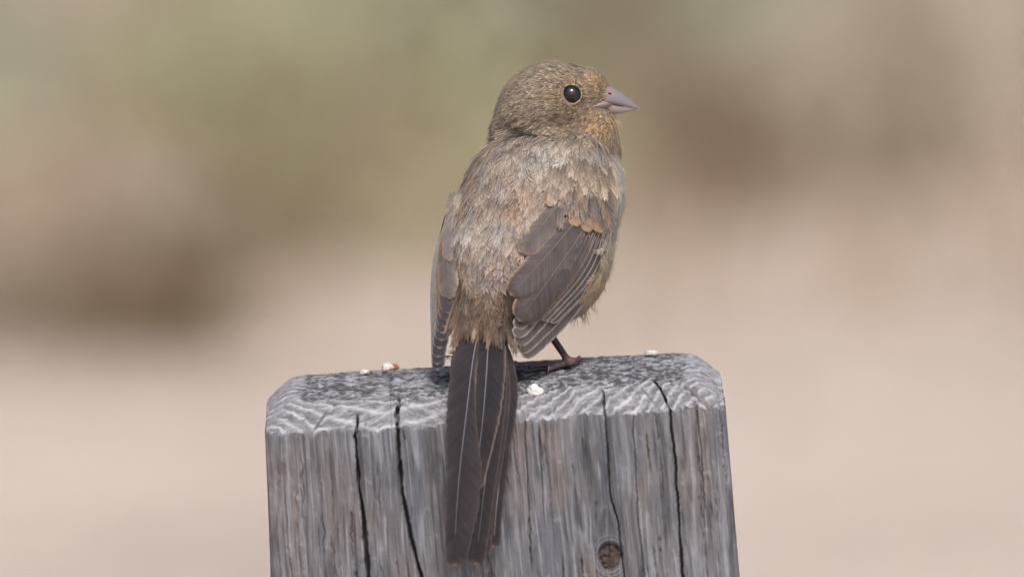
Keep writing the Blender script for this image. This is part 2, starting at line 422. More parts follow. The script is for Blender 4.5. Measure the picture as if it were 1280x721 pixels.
def surface_net(fn, lo, hi, h):
    ax = [np.arange(lo[k], hi[k]+h, h) for k in range(3)]
    G = np.stack(np.meshgrid(*ax, indexing='ij'), -1); V = fn(G.reshape(-1, 3)).reshape(G.shape[:3])
    neg = V < 0; nx, ny, nz = V.shape
    acc = np.zeros((nx-1, ny-1, nz-1, 3)); cnt = np.zeros((nx-1, ny-1, nz-1))
    edges = {}
    for k in range(3):
        sl0 = [slice(None)]*3; sl1 = [slice(None)]*3; sl0[k] = slice(0, -1); sl1[k] = slice(1, None)
        a, b = V[tuple(sl0)], V[tuple(sl1)]; cr = (a < 0) != (b < 0); edges[k] = (cr, a < 0)
        t = np.where(cr, a/(a-b+1e-12), 0); idx = np.argwhere(cr)
        pos = idx.astype(float); pos[:, k] += t[cr]
        o = [q for q in range(3) if q != k]
        for da in (0, 1):
            for db in (0, 1):
                c = idx.copy(); c[:, o[0]] -= da; c[:, o[1]] -= db
                ok = (c >= 0).all(1) & (c < np.array(acc.shape[:3])).all(1)
                np.add.at(acc, tuple(c[ok].T), pos[ok]); np.add.at(cnt, tuple(c[ok].T), 1)
    used = cnt > 0; vid = -np.ones(used.shape, int); vid[used] = np.arange(used.sum())
    verts = acc[used]/cnt[used][:, None]*h+np.asarray(lo, float)
    F = []
    for k in range(3):
        cr, an = edges[k]; idx = np.argwhere(cr); o = [(k+1) % 3, (k+2) % 3]
        ok = (idx[:, o[0]] > 0) & (idx[:, o[1]] > 0) & (idx[:, o[0]] < V.shape[o[0]]-1) & (idx[:, o[1]] < V.shape[o[1]]-1)
        idx = idx[ok]; s = an[cr][ok]; q = []
        for da, db in ((1, 1), (0, 1), (0, 0), (1, 0)):
            c = idx.copy(); c[:, o[0]] -= da; c[:, o[1]] -= db; q.append(vid[tuple(c.T)])
        q = np.stack(q, 1); q[~s] = q[~s][:, ::-1]; F.append(q)
    return verts, np.concatenate(F)

# ------------------------------------------------------------------ bird: body form (photo px, w towards the camera)
A_UP = unit((63, -145, -104))                       # tail to neck
DORS = np.array([-0.30, -0.55, 0.75]); DORS = unit(DORS-A_UP*(DORS@A_UP)); LAT = np.cross(A_UP, DORS)
BM = np.array([A_UP, LAT, DORS])
HC = np.array([692, 126, -58.0])
BILL = np.array([764, 128, -58.0])
def body_core(p):
    d = ellipsoid(p, (660, 290, -4), (146, 93, 84), BM)
    d = smin(d, ellipsoid(p, (692, 240, -40), (88, 80, 76), BM), 30)
    d = smin(d, ellipsoid(p, (654, 238, -12), (68, 66, 58), BM), 20)       # shoulders
    d = smin(d, ellipsoid(p, (612, 384, 58), (68, 33, 30), BM), 34)        # rump
    d = smin(d, ellipsoid(p, (698, 326, -6), (80, 58, 60), BM), 20)         # flank
    h = ellipsoid(p, HC, (56, 46, 45))
    h = smin(h, ellipsoid(p, (672, 146, -56), (50, 50, 46)), 14)
    h = smin(h, ellipsoid(p, (726, 108, -58), (32, 24, 28)), 8)            # forehead
    h = smin(h, ellipsoid(p, (652, 172, -56), (37, 30, 34)), 16)           # nape
    h = smin(h, ellipsoid(p, (735, 184, -60), (35, 34, 32)), 16)           # throat to chest
    h = smin(h, ellipsoid(p, (727, 130, -58), (34, 32, 27)), 12)
    h = smin(h, ellipsoid(p, (733, 156, -58), (36, 28, 32)), 14)
    return smin(d, h, 6)
FOLD = []
for fx, fy in ((634, 160), (652, 163), (672, 166.5), (694, 169)):            # the fold behind the neck, found on the skin
    fw = 200.0
    for _ in range(60): fw -= max(float(body_core(np.array([[fx, fy, fw]]))[0]), 0)*0.8
    FOLD.append((fx, fy, fw))
print('fold', FOLD)
def body_sdf(p):
    d = body_core(p)
    for k in range(3): d = -smin(-d, cone(p, FOLD[k], FOLD[k+1], 6.0-k, 5.0-k), 3)
    return d
def grad(p):
    e = 0.8; g = np.zeros_like(p)
    for k in range(3):
        q = np.zeros(3); q[k] = e; g[:, k] = body_sdf(p+q)-body_sdf(p-q)
    return g/(np.linalg.norm(g, axis=1)[:, None]+1e-9)
def surf_w(x, y):
    x = np.atleast_1d(np.asarray(x, float)); y = np.atleast_1d(np.asarray(y, float)); w = np.full(x.shape, 220.0)
    for _ in range(60): w = w-np.maximum(body_sdf(st(x, y, w)), 0)*0.8
    return np.where(body_sdf(st(x, y, w)) < 2.5, w, np.nan)

BASE = FOOT.copy()
bird = empty('bird', BASE)
tag(bird, 'young brown streaky bird with pale beak perched on the wooden post', 'bird')
def bird_part(name, verts_px, faces, mat, colors=None, uv=None, parent=None, smooth=True, nrm=None):
    if nrm is not None: nrm = np.outer(nrm[:, 0], RX)-np.outer(nrm[:, 1], UP)-np.outer(nrm[:, 2], FW)
    return link(name, make_mesh(name, to_world(verts_px)-BASE, faces, colors, uv, smooth, nrm), mat, bird if parent is None else parent)

M_DOWN = material('down', 0.9, 0.05, base=lin(120, 107, 96))
M_PLUME = material('plumage', 0.75, 0.12, attr='col')
def translucent(m, f):
    nt = m.node_tree; N = nt.nodes; L = nt.links; b = N['Principled BSDF']; out = N['Material Output']
    t = N.new('ShaderNodeBsdfTranslucent'); mx = N.new('ShaderNodeMixShader'); mx.inputs[0].default_value = f
    L.new(b.inputs['Base Color'].links[0].from_socket, t.inputs[0]); L.new(b.outputs[0], mx.inputs[1]); L.new(t.outputs[0], mx.inputs[2]); L.new(mx.outputs[0], out.inputs[0])
translucent(M_PLUME, 0.18)
def coat_normal(m, f):
    nt = m.node_tree; N = nt.nodes; L = nt.links
    a = N.new('ShaderNodeAttribute'); a.attribute_name = 'coat'; g = N.new('ShaderNodeNewGeometry'); mx = N.new('ShaderNodeMix'); mx.data_type = 'VECTOR'
    mx.inputs[0].default_value = f; L.new(g.outputs['Normal'], mx.inputs[4]); L.new(a.outputs['Vector'], mx.inputs[5])
    nz = N.new('ShaderNodeVectorMath'); nz.operation = 'NORMALIZE'; L.new(mx.outputs[1], nz.inputs[0]); L.new(nz.outputs[0], N['Principled BSDF'].inputs['Normal'])
coat_normal(M_PLUME, 0.7)
M_VANE = material('vane', 0.7, 0.10, attr='col', noise=[((0.42, 0.03, 1), 0.22, 'UV'), ((0.1, 0.05, 1), 0.16, 'UV')], bump=((0.45, 0.03, 1), 0.00022, 'UV'))

bv, bf = surface_net(body_sdf, (530, 60, -160), (800, 490, 160), 4.0)
body = bird_part('body', bv, bf, M_DOWN)

# ---- contour feathers, each a shaft with separate barbs
EYE = np.array([714, 118.0])
def soft(C, top=0.78):
    """keep a colour's hue while limiting its brightness; slightly greyed"""
    C = np.clip(C, 0.004, None); l = C.mean(1, keepdims=True); C = l+(C-l)*0.74
    m = C.max(1, keepdims=True); return C*np.where(m > top*0.7, (top*0.7+(top*0.3)*(1-np.exp(-(m-top*0.7)/(top*0.3))))/m, 1)
def in_poly(x, y, poly):
    c = np.zeros(len(x), bool); n = len(poly)
    for i in range(n):
        (x0, y0), (x1, y1) = poly[i], poly[i-1]
        t = ((y0 > y) != (y1 > y)) & (x < (x1-x0)*(y-y0)/(y1-y0+1e-9)+x0); c ^= t
    return c
RWING = [(700, 262), (750, 262), (760, 290), (748, 334), (700, 400), (655, 440), (640, 400), (630, 360), (645, 310), (675, 262)]
LWING = [(560, 280), (572, 288), (579, 330), (580, 400), (572, 440), (545, 470), (530, 470), (530, 280)]

def sample_surface(n, verts, faces):
    t = np.concatenate([faces[:, [0, 1, 2]], faces[:, [0, 2, 3]]]); a, b, c = (verts[t[:, k]] for k in range(3))
    ar = np.linalg.norm(np.cross(b-a, c-a), axis=1); k = rng.choice(len(t), n, p=ar/ar.sum())
    u, v = rng.random((2, n)); m = u+v > 1; u[m] = 1-u[m]; v[m] = 1-v[m]
    p = a[k]+(b-a)[k]*u[:, None]+(c-a)[k]*v[:, None]
    for _ in range(3): p = p-grad(p)*body_sdf(p)[:, None]
    return p

def flow(p, n):
    down = -A_UP*np.ones_like(p)
    # spread a little away from the midline of the back
    lat = (p-np.array([648, 300, 0]))@LAT
    down = down + np.outer(np.clip(lat/160, -.6, .6), LAT)*0.55
    down[:, 1] += 0.15
    hd = p-(BILL+np.array([6, 2, 0])); hd /= np.linalg.norm(hd, axis=1)[:, None]
    hd = hd+np.array([-0.15, 0.10, 0])
    wh = 1-sstep(150, 185, p[:, 1]+0.16*(p[:, 0]-690)*0)
    d = hd*wh[:, None]+down*(1-wh)[:, None]
    d -= n*(d*n).sum(1)[:, None]
    return d/(np.linalg.norm(d, axis=1)[:, None]+1e-9)

def gauss(p, c, r): return np.exp(-(((p[:, :2]-np.array(c))/np.array(r))**2).sum(1))

def feather_colors(p, n):
    N = len(p); x, y = p[:, 0], p[:, 1]
    def mx(C, c, t): return C*(1-t[:, None])+np.asarray(c)*t[:, None]
    back = lin(148, 131, 115)
    C = np.tile(back, (N, 1))
    nz = fbm(p/22, 2, 90); nz2 = fbm(p/14, 2, 91)
    C = mx(C, lin(136, 128, 130), sstep(0.0, 0.45, nz)*0.85)           # greyer feathers
    C = mx(C, lin(160, 127, 98), sstep(0.05, 0.45, nz2)*0.75)
    C = mx(C, lin(100, 88, 80), sstep(0.25, 0.6, fbm(p/9, 2, 92))*0.35)         # warmer feathers
    nd = n@DORS
    vent = sstep(0.5, 0.0, nd)*sstep(165, 205, y)*sstep(655, 715, x)
    C = mx(C, lin(232, 220, 200), vent)
    C = mx(C, lin(244, 210, 160), vent*sstep(270, 350, y)*0.9)
    rump = sstep(300, 390, y)*sstep(670, 640, x)
    C = mx(C, lin(101, 80, 64), rump)
    C = mx(C, lin(126, 99, 77), rump*sstep(0.1, 0.5, nz2)*0.6)
    pal = gauss(p, (598, 272), (26, 12)); C = mx(C, lin(196, 184, 170), pal*0.8)
    C = mx(C, lin(178, 168, 150), gauss(p, (700, 188), (34, 16))*0.7)
    head = 1-sstep(150, 175, y)
    C = mx(C, lin(152, 134, 112), head)
    C = mx(C, lin(168, 150, 126), head*sstep(0.0, 0.5, nz2)*0.6)
    C = mx(C, lin(194, 162, 112), np.clip(1.1*gauss(p, (744, 106), (16, 10)), 0, 1))
    C = mx(C, lin(204, 166, 112), np.clip(1.1*gauss(p, (752, 158), (22, 19)), 0, 1)*(0.4+0.6*head))
    C = mx(C, lin(188, 156, 110), gauss(p, (714, 120), (22, 20))*0.7)
    C = mx(C, lin(166, 136, 98), gauss(p, (740, 121), (13, 12))*0.8)
    C = mx(C, lin(190, 154, 112), gauss(p, (705, 163), (26, 7))*0.6*head)
    C = mx(C, lin(122, 100, 82), gauss(p, (722, 147), (26, 5))*0.7)
    C = mx(C, lin(126, 108, 92), gauss(p, (680, 140), (16, 10))*0.5)
    return C*1.52*np.exp(0.15*rng.normal(size=(N, 1)))

def build_plumage(name, p, L, W, lift, K, jit, barb_w, parent=body, cols=None, dirs=None, base_dark=0.62, quill=0):
    N = len(p); n = grad(p); d = flow(p, n) if dirs is None else dirs
    C = feather_colors(p, n) if cols is None else cols
    # individual heading jitter
    s = np.cross(n, d); a = rng.normal(size=N)*jit; d = d*np.cos(a)[:, None]+s*np.sin(a)[:, None]; s = np.cross(n, d)
    L = L*(0.75+0.5*rng.random(N)); W = W*(0.8+0.4*rng.random(N)); lift = lift*(0.5+rng.random(N))
    curl = rng.normal(size=N)*0.10
    def shaft(t):        # t (N,K)
        q = p[:, None]+d[:, None]*(L[:, None]*t)[..., None]+s[:, None]*(L[:, None]*curl[:, None]*t*t)[..., None]
        off = -1.5+lift[:, None]*np.sin(np.clip(t, 0, 1.2)*1.9)
        # follow the body's curvature
        return q, off
    k = np.arange(K); t0 = np.tile(0.08+0.9*(k//2)/(K/2), (N, 1)); side = np.where(k % 2, 1.0, -1.0)[None]
    t0 = t0+rng.normal(size=(N, K))*0.02
    hw = np.sin(np.pi*np.clip(t0, 0, 1)**0.75*0.92+0.12)**0.8
    ln = (0.30*(1-0.45*t0))*(0.85+0.4*rng.random((N, K)))
    te = t0+ln; tm = t0+ln*0.5
    lat_e = side*hw*W[:, None]*(0.85+0.3*rng.random((N, K))); lat_m = lat_e*0.62
    fl = rng.normal(size=(N, K))*0.9
    def place(t, lat, up):
        q, off = shaft(t)
        q = q+s[:, None]*lat[..., None]
        kk = t.shape[1]; flat = q.reshape(-1, 3); dd = body_sdf(flat); g = n[:, None].repeat(kk, 1).reshape(-1, 3)
        flat = flat-g*np.clip(dd, -8, 14)[:, None]*0.85            # stay close to the skin
        drop = -0.35*(np.abs(lat)/(W[:, None]+1e-6))**2*2.0
        return flat.reshape(N, kk, 3)+n[:, None]*(off+drop+up)[..., None]
    P0 = place(t0, side*0.0, 0*fl); P1 = place(tm, lat_m, fl*0.4); P2 = place(te, lat_e, fl)
    ax = P2-P0; ax /= np.linalg.norm(ax, axis=2)[..., None]+1e-9; wv = np.cross(n[:, None], ax)
    bw = barb_w*(0.7+0.6*rng.random((N, K, 1)))
    V = np.stack([P0-wv*bw*0.8, P0+wv*bw*0.8, P1+wv*bw, P1-wv*bw, P2], 2).reshape(-1, 3)
    b = np.arange(N*K)*5
    q4 = st(b, b+1, b+2, b+3); t3 = st(b+3, b+2, b+4)
    j = (1+0.10*rng.normal(size=(N, K, 1)))
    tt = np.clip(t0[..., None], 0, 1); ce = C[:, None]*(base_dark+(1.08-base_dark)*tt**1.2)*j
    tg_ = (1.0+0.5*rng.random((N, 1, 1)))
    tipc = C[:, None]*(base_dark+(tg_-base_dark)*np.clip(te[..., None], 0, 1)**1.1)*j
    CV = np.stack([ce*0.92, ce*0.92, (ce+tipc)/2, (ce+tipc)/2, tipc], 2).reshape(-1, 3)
    o = bird_part(name, V, [q4, t3], M_PLUME, soft(CV), parent=parent, smooth=False, nrm=np.repeat(n, K*5, 0))
    o['kind'] = 'stuff'
    if quill:
        ts = np.tile(np.linspace(0.15, 0.85, 5), (N, 1)); path = place(ts, ts*0, ts*0+0.9); qc = C*(0.30+0.25*rng.random((N, 1)))
        strand_mesh(name.replace('plumage', 'quills'), path, np.full(N, quill), qc, qc*1.3, parent, n)
    return o

def strand_mesh(name, paths, rad, C0, C1, parent, nrm=None):
    """tapering three-sided filaments; paths (N,m,3), rad (N,)"""
    N, m = paths.shape[:2]
    d = paths[:, -1]-paths[:, 0]; d /= np.linalg.norm(d, axis=1)[:, None]+1e-9
    u = np.cross(d, np.array([0.3, 0.2, 1.0])); u /= np.linalg.norm(u, axis=1)[:, None]+1e-9; v = np.cross(d, u)
    V = np.zeros((N, m, 3, 3)); tt = np.linspace(0, 1, m); r = rad[:, None]*(1-0.85*tt**1.5)[None]
    for k in range(3):
        a = 2*math.pi*k/3; V[:, :, k] = paths+(u*math.cos(a)+v*math.sin(a))[:, None]*r[..., None]
    i = np.arange(N*m*3).reshape(N, m, 3); j = np.roll(i, -1, 2)
    F = st(i[:, :-1], j[:, :-1], j[:, 1:], i[:, 1:]).reshape(-1, 4)
    C = (C0[:, None]*(1-tt)[None, :, None]+C1[:, None]*tt[None, :, None])[:, :, None].repeat(3, 2).reshape(-1, 3)
    o = bird_part(name, V.reshape(-1, 3), F, M_PLUME, soft(C), parent=parent, nrm=np.repeat(nrm if nrm is not None else np.tile(unit((0.3, -0.5, 0.8)), (N, 1)), m*3, 0)); o['kind'] = 'stuff'
    return o

def build_strands(name, p, L, rad, lift, jit, bright=0.34, parent=body, m=5):
    N = len(p); n = grad(p); d = flow(p, n); s_ = np.cross(n, d)
    a = 0.40*vnoise(p/15, 140)+0.22*vnoise(p/5, 141)+rng.normal(size=N)*jit
    d = d*np.cos(a)[:, None]+s_*np.sin(a)[:, None]
    C = feather_colors(p, n); clump = vnoise(p/4.0, 142)
    C = C*np.exp(rng.normal(size=(N, 1))*bright+0.45*clump[:, None])
    L = L*(0.6+0.8*rng.random(N))*(1+0.25*clump); lf = lift*(0.35+0.9*rng.random(N))*(1+0.4*clump); cv = rng.normal(size=N)*0.12
    path = np.zeros((N, m, 3)); stand = rng.random(N) < 0.3
    for k in range(m):
        t = k/(m-1); q = p+d*(L*t)[:, None]+s_*(L*cv*t*t)[:, None]
        dd = body_sdf(q); q = q-n*(np.clip(dd, -9, 12)*0.85)[:, None]
        path[:, k] = q+n*(0.3+lf*np.where(stand, t*1.7, math.sin(t*2.0)))[:, None]
    return strand_mesh(name, path, rad*(0.7+0.6*rng.random(N)), C*0.78, C*1.25, parent, n)

def body_plumage():
    def groove(q): return (q[:, 0] > 636) & (q[:, 0] < 692) & (np.abs(q[:, 1]-(159.5+(q[:, 0]-634)*0.15)) < 4.0) & (q[:, 2] > -30)
    def masks(p, n, er):
        x, y, w = p.T
        uw = in_poly(x, y, RWING) & (n[:, 2] > -0.1); ul = in_poly(x, y, LWING)
        bill = (np.linalg.norm(p-BILL, axis=1) < 14) | ((x > 744) & (np.abs(y-134) < 4.5) & (n[:, 2] > 0))
        eye = (np.hypot(x-EYE[0], (y-EYE[1])*1.05) < er) & (n[:, 2] > 0)
        return (n[:, 2] > -0.8) & ~uw & ~ul & ~bill & ~eye & ~groove(p)
    p = sample_surface(6000, bv, bf); n = grad(p)
    ok = masks(p, n, 14); head = p[:, 1] < 166
    b = p[ok & ~head]; nb = grad(b); vent = (nb@DORS < 0.1); low = (b[:, 1] > 330) & ~vent
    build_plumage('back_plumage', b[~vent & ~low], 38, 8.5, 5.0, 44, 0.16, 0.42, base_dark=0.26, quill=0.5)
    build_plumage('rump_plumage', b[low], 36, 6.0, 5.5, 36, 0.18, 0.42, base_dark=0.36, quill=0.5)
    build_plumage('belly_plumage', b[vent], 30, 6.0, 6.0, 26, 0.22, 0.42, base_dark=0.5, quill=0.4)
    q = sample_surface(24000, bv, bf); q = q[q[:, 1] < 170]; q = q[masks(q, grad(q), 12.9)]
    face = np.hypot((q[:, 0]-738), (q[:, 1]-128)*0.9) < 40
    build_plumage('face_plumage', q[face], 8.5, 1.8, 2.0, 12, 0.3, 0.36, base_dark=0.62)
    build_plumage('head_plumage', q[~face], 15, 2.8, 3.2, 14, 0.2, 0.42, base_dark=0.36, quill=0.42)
    # loose filaments over everything
    q = sample_surface(42000, bv, bf); q = q[masks(q, grad(q), 12.9)]; nq = grad(q); y = q[:, 1]
    head = y < 164; face = head & (np.hypot(q[:, 0]-738, (y-128)*0.9) < 40); vent = ~head & (nq@DORS < 0.15)
    build_strands('head_filaments', q[head & ~face], 12, 0.42, 3.4, 0.10)
    build_strands('face_filaments', q[face], 6.5, 0.36, 2.4, 0.15)
    build_strands('belly_filaments', q[vent], 22, 0.42, 6.0, 0.12, 0.5)
    bk = ~head & ~vent & (rng.random(len(q)) < 0.28)
    build_strands('back_filaments', q[bk], 25, 0.45, 5.5, 0.10, 0.45)
    # throat tuft and belly wisps standing off the outline
    def wisps(name, c, spread, dirv, L, n, colr, rad=0.5):
        p0 = np.array(c)+rng.normal(size=(n, 3))*np.array(spread); dv = np.array(dirv)+rng.normal(size=(n, 3))*0.22; dv /= np.linalg.norm(dv, axis=1)[:, None]
        Lx = L*(0.5+0.7*rng.random(n)); bend = rng.normal(size=(n, 3))*0.15
        path = np.stack([p0+dv*(Lx*t)[:, None]+bend*(Lx*t*t)[:, None] for t in np.linspace(0, 1, 5)], 1)
        Cc = np.tile(colr, (n, 1))*np.exp(rng.normal(size=(n, 1))*.2); strand_mesh(name, path, np.full(n, rad), Cc*.85, Cc*1.1, body)
    n = 420; th = rng.random(n)*2*np.pi; p0 = st(751+3*rng.random(n)-3*np.sin(th)**2, 124+20*np.sin(th), -58+19*np.cos(th)); k = np.abs(p0[:, 1]-134) > 5; p0 = p0[k]; th = th[k]; n = len(th)
    dv = st(0*th+1.0, 0.55*np.sin(th), 0.55*np.cos(th))+rng.normal(size=(n, 3))*0.25; dv /= np.linalg.norm(dv, axis=1)[:, None]; Lx = 5+6*rng.random(n)
    path = np.stack([p0+dv*(Lx*t)[:, None] for t in np.linspace(0, 1, 4)], 1); Cc = np.where((p0[:, 1] < 118)[:, None], lin(176, 152, 118), lin(200, 168, 120))*np.exp(rng.normal(size=(n, 1))*.3)
    strand_mesh('bill_bristles', path, np.full(n, 0.45), Cc*.7, Cc*1.2, body)
    wisps('throat_wisps', (757, 158, -58), (5, 7, 14), (0.35, 1, 0.1), 17, 110, lin(206, 176, 130))
    wisps('throat_wisps', (764, 148, -58), (3, 3, 8), (1, 0.6, 0.1), 11, 24, lin(206, 184, 150), 0.35)
    wisps('belly_wisps', (722, 382, -4), (9, 7, 14), (0.35, 1, 0.0), 18, 90, lin(222, 204, 172))
    wisps('belly_wisps', (738, 366, -8), (5, 9, 10), (0.8, 0.6, 0.0), 12, 24, lin(220, 196, 156), 0.4)
body_plumage()

# ------------------------------------------------------------------ flight feathers
def quad_fit(pts):
    pts = np.array(pts, float); x = (pts[:, 0]-650)/100; y = (pts[:, 1]-350)/100
    A = np.c_[np.ones_like(x), x, y, x*x, x*y, y*y]; c = np.linalg.lstsq(A, pts[:, 2], rcond=None)[0]
    def f(X, Y):
        X = (np.asarray(X)-650)/100; Y = (np.asarray(Y)-350)/100
        return c[0]+c[1]*X+c[2]*Y+c[3]*X*X+c[4]*X*Y+c[5]*Y*Y
    return f

def curve(pts, n):
    """smooth curve through the traced points"""
    pts = np.array(pts, float); m = len(pts); t = np.r_[0, np.cumsum(np.linalg.norm(np.diff(pts, axis=0), axis=1))]
    T = np.linspace(0, t[-1], n)
    if m == 2: return np.c_[np.interp(T, t, pts[:, 0]), np.interp(T, t, pts[:, 1])], t[-1]
    out = np.zeros((n, 2)); tan = np.gradient(pts, t, axis=0)
    for i, tv in enumerate(T):
        k = min(max(np.searchsorted(t, tv)-1, 0), m-2); h = t[k+1]-t[k]; u = (tv-t[k])/h
        out[i] = (2*u**3-3*u*u+1)*pts[k]+(u**3-2*u*u+u)*h*tan[k]+(-2*u**3+3*u*u)*pts[k+1]+(u**3-u*u)*h*tan[k+1]
    return out, t[-1]

def big_feather(name, parent, sheet, pts, hl, hr, layer, cb, ce, ew=3.0, shaft=None, tipc=None, dark=None, sides=(1, 1), camber=1.5, round_tip=1.0, cup=0.0, nt=44, seed=0, root=(0.45, 0.3)):
    """a vane with a raised shaft; hl/hr half widths left and right of the shaft, root to tip"""
    c, Ln = curve(pts, nt); r = np.random.default_rng(seed+int(pts[-1][0]*7+pts[-1][1]*13))
    tg = np.gradient(c, axis=0); tg /= np.linalg.norm(tg, axis=1)[:, None]; pr = np.c_[-tg[:, 1], tg[:, 0]]    # image: right of a downward stroke is -x ... sign fixed below
    pr = -pr
    t = np.linspace(0, 1, nt)
    def width(h):
        h = np.interp(t, np.linspace(0, 1, len(h)), h)*(root[0]+(1-root[0])*sstep(0, root[1], t))
        rr = h[-1]*round_tip/Ln; t0 = max(1-rr*1.15, 0.5); q = np.clip((t-t0)/(1-t0), 0, 1)
        return h*np.sqrt(np.clip(1-q**2.2, 0, 1))
    us = np.r_[-1, -.93, -.84, -.7, -.5, -.28, -.1, 0, .1, .28, .5, .7, .84, .93, 1]; nu = len(us)
    wl, wr = width(hl), width(hr)
    rag = lambda k: 1+0.035*vnoise(st(t*Ln/4, 0*t+k, 0*t+layer*3.3), 5)-0.10*(np.clip(vnoise(st(t*Ln/3, 0*t+k+5, 0*t+layer), 6)-0.55, 0, 1)*2)
    wl = wl*rag(1); wr = wr*rag(2)
    U = np.where(us[None] < 0, us[None]*wl[:, None], us[None]*wr[:, None])
    X = c[:, None, 0]+pr[:, None, 0]*U; Y = c[:, None, 1]+pr[:, None, 1]*U
    rel = np.abs(us)[None]*np.ones((nt, 1))
    Wd = sheet(X, Y)+layer+camber*(1-rel**2)-0.6*rel**4-cup*(t[:, None]**3)
    Wd += 0.35*vnoise(st(X/9, Y/9, 0*X+layer), 7)
    v = st(X, Y, Wd).reshape(-1, 3); i = np.arange(nt*nu).reshape(nt, nu)
    f = st(i[:-1, :-1], i[:-1, 1:], i[1:, 1:], i[1:, :-1]).reshape(-1, 4)
    hwid = np.where(us[None] < 0, wl[:, None], wr[:, None]); de = np.minimum(hwid*(1-rel), ((1-t)*Ln)[:, None])
    C = np.tile(np.asarray(cb, float), (nt, nu, 1))*(0.80+0.34*np.abs(us)**1.3)[None, :, None]*(1+0.10*r.normal())
    C = C*(1+0.12*vnoise(st(U/6, (t*Ln)[:, None]/26+0*U, 0*U+seed*3.7), 15))[..., None]
    if dark is not None:
        k = (1-sstep(3, 16, de))*sstep(0.35, 0.9, t)[:, None]; C = C*(1-k[..., None]*0.8)+np.asarray(dark)*k[..., None]*0.8
    k = 1-sstep(0.2*ew, ew, de); k = k*np.where(us[None] < 0, sides[0], sides[1]); k = np.maximum(k, (1-sstep(0.2*ew, ew, ((1-t)*Ln)))[:, None])
    C = C*(1-k[..., None])+np.asarray(ce)*k[..., None]
    if tipc is not None:
        k = sstep(tipc[1], 1.0, t)[:, None]*np.ones((1, nu)); C = C*(1-k[..., None])+np.asarray(tipc[0])*k[..., None]
    C = C.reshape(-1, 3)
    uv = np.stack([((t*Ln)[:, None]-1.1*np.abs(U))+100*r.random(), U], -1).reshape(-1, 2)
    # shaft: a slim raised quill
    sr, sc, send = (0.9, lin(120, 110, 104), 0.92) if shaft is None else shaft
    m = int(nt*send); tt = t[:m]; rad = sr*(1-0.8*tt/send); sv = []; 
    for k in range(5):
        a = 2*math.pi*k/5
        sx = c[:m, 0]+pr[:m, 0]*rad*math.cos(a); sy = c[:m, 1]+pr[:m, 1]*rad*math.cos(a)
        sv.append(st(sx, sy, sheet(c[:m, 0], c[:m, 1])+layer+camber+0.35*rad-cup*tt**3+rad*math.sin(a)))
    sv = np.array(sv).transpose(1, 0, 2).reshape(-1, 3); j = np.arange(m*5).reshape(m, 5)+len(v)
    sf = st(j[:-1], np.roll(j, -1, 1)[:-1], np.roll(j, -1, 1)[1:], j[1:]).reshape(-1, 4)
    V = np.r_[v, sv]; CC = np.r_[C, np.tile(np.asarray(sc, float), (len(sv), 1))]; UV = np.r_[uv, np.zeros((len(sv), 2))]
    return bird_part(name, V, np.r_[f, sf], M_VANE, CC, UV, parent=parent)

GR = lin(95, 87, 86); GR2 = lin(112, 103, 99); DK = lin(64, 57, 57); BUFF = lin(160, 134, 108); PALE = lin(166, 158, 154); TAN = lin(142, 118, 98)

# right wing sheet: lies on the flank, then runs free past the rump
xs = [(700, 250), (730, 250), (755, 255), (700, 290), (730, 290), (752, 300), (690, 330), (725, 330), (665, 320), (650, 350), (690, 370), (660, 380)]
sw = surf_w([q[0] for q in xs], [q[1] for q in xs])
pts = [(x, y, (w if np.isfinite(w) else 0)+5) for (x, y), w in zip(xs, sw)]
pts += [(640, 400, 112), (650, 440, 112), (690, 402, 78), (668, 425, 98)]*2
print('wing surface', [(a, b, round(float(c))) for (a, b), c in zip(xs, sw)])
RS = quad_fit(pts)
def sheet_patch(name, poly_rows, sheet, off, mat):
    """the fleshy wing under its feathers: a closed pad over rows of (y, x0, x1)"""
    V = []; nx = 14
    for side in (0, 1):
        for (y, x0, x1) in poly_rows:
            for k in range(nx):
                x = x0+(x1-x0)*k/(nx-1); V.append((x, y, float(sheet(x, y))+off-side*6*math.sin(math.pi*k/(nx-1))))
    V = np.array(V); m = len(poly_rows); i = np.arange(m*nx).reshape(m, nx); j = i+m*nx
    f = np.concatenate([st(g[:-1, :-1], g[:-1, 1:], g[1:, 1:], g[1:, :-1]).reshape(-1, 4) for g in (i, j[:, ::-1])])
    rim = np.concatenate([i[0, :], i[1:, -1], i[-1, ::-1][1:], i[::-1, 0][1:-1]]); rim2 = rim+m*nx
    f = np.r_[f, st(rim, np.roll(rim, -1), np.roll(rim2, -1), rim2)]
    return bird_part(name, V, f, mat)
M_WING = material('wing_skin', 0.8, 0.1, base=lin(88, 78, 73))
wing_r = sheet_patch('wing', [(246, 700, 756), (262, 690, 758), (285, 678, 756), (310, 668, 748), (335, 655, 732)], RS, -4, M_WING)

# primaries, lowest first
tips = [(652, 445), (647, 439), (644, 430), (642, 420), (643, 410)]
for i, tp_ in enumerate(tips):
    big_feather('primary_feather', wing_r, RS, [(761-i*1.5, 298), (742-i*3.5, 350-i*2), (tp_[0]+50-i*2, tp_[1]-44), tp_], [5, 6, 8, 9], [5, 6, 9, 11], -3+i*1.3, GR, PALE, 2.4, round_tip=1.3, camber=0.3, seed=i)
for i in range(6):
    big_feather('secondary_feather', wing_r, RS, [(762-i*4.5, 294-i*2), (745-i*6, 338-i*1.5), (689-i*5.5, 404-i*1.5)], [6, 6, 5], [6, 6, 5], 3.2+i*0.8, GR, lin(158, 142, 130) if i > 2 else lin(172, 164, 160), 1.7, round_tip=2.0, camber=0.2, seed=20+i)
big_feather('tertial_feather', wing_r, RS, [(740, 272), (700, 330), (648, 401)], [14, 18, 20], [18, 26, 22], 7.2, GR, TAN, 4.0, dark=DK, sides=(1, .35), seed=31)
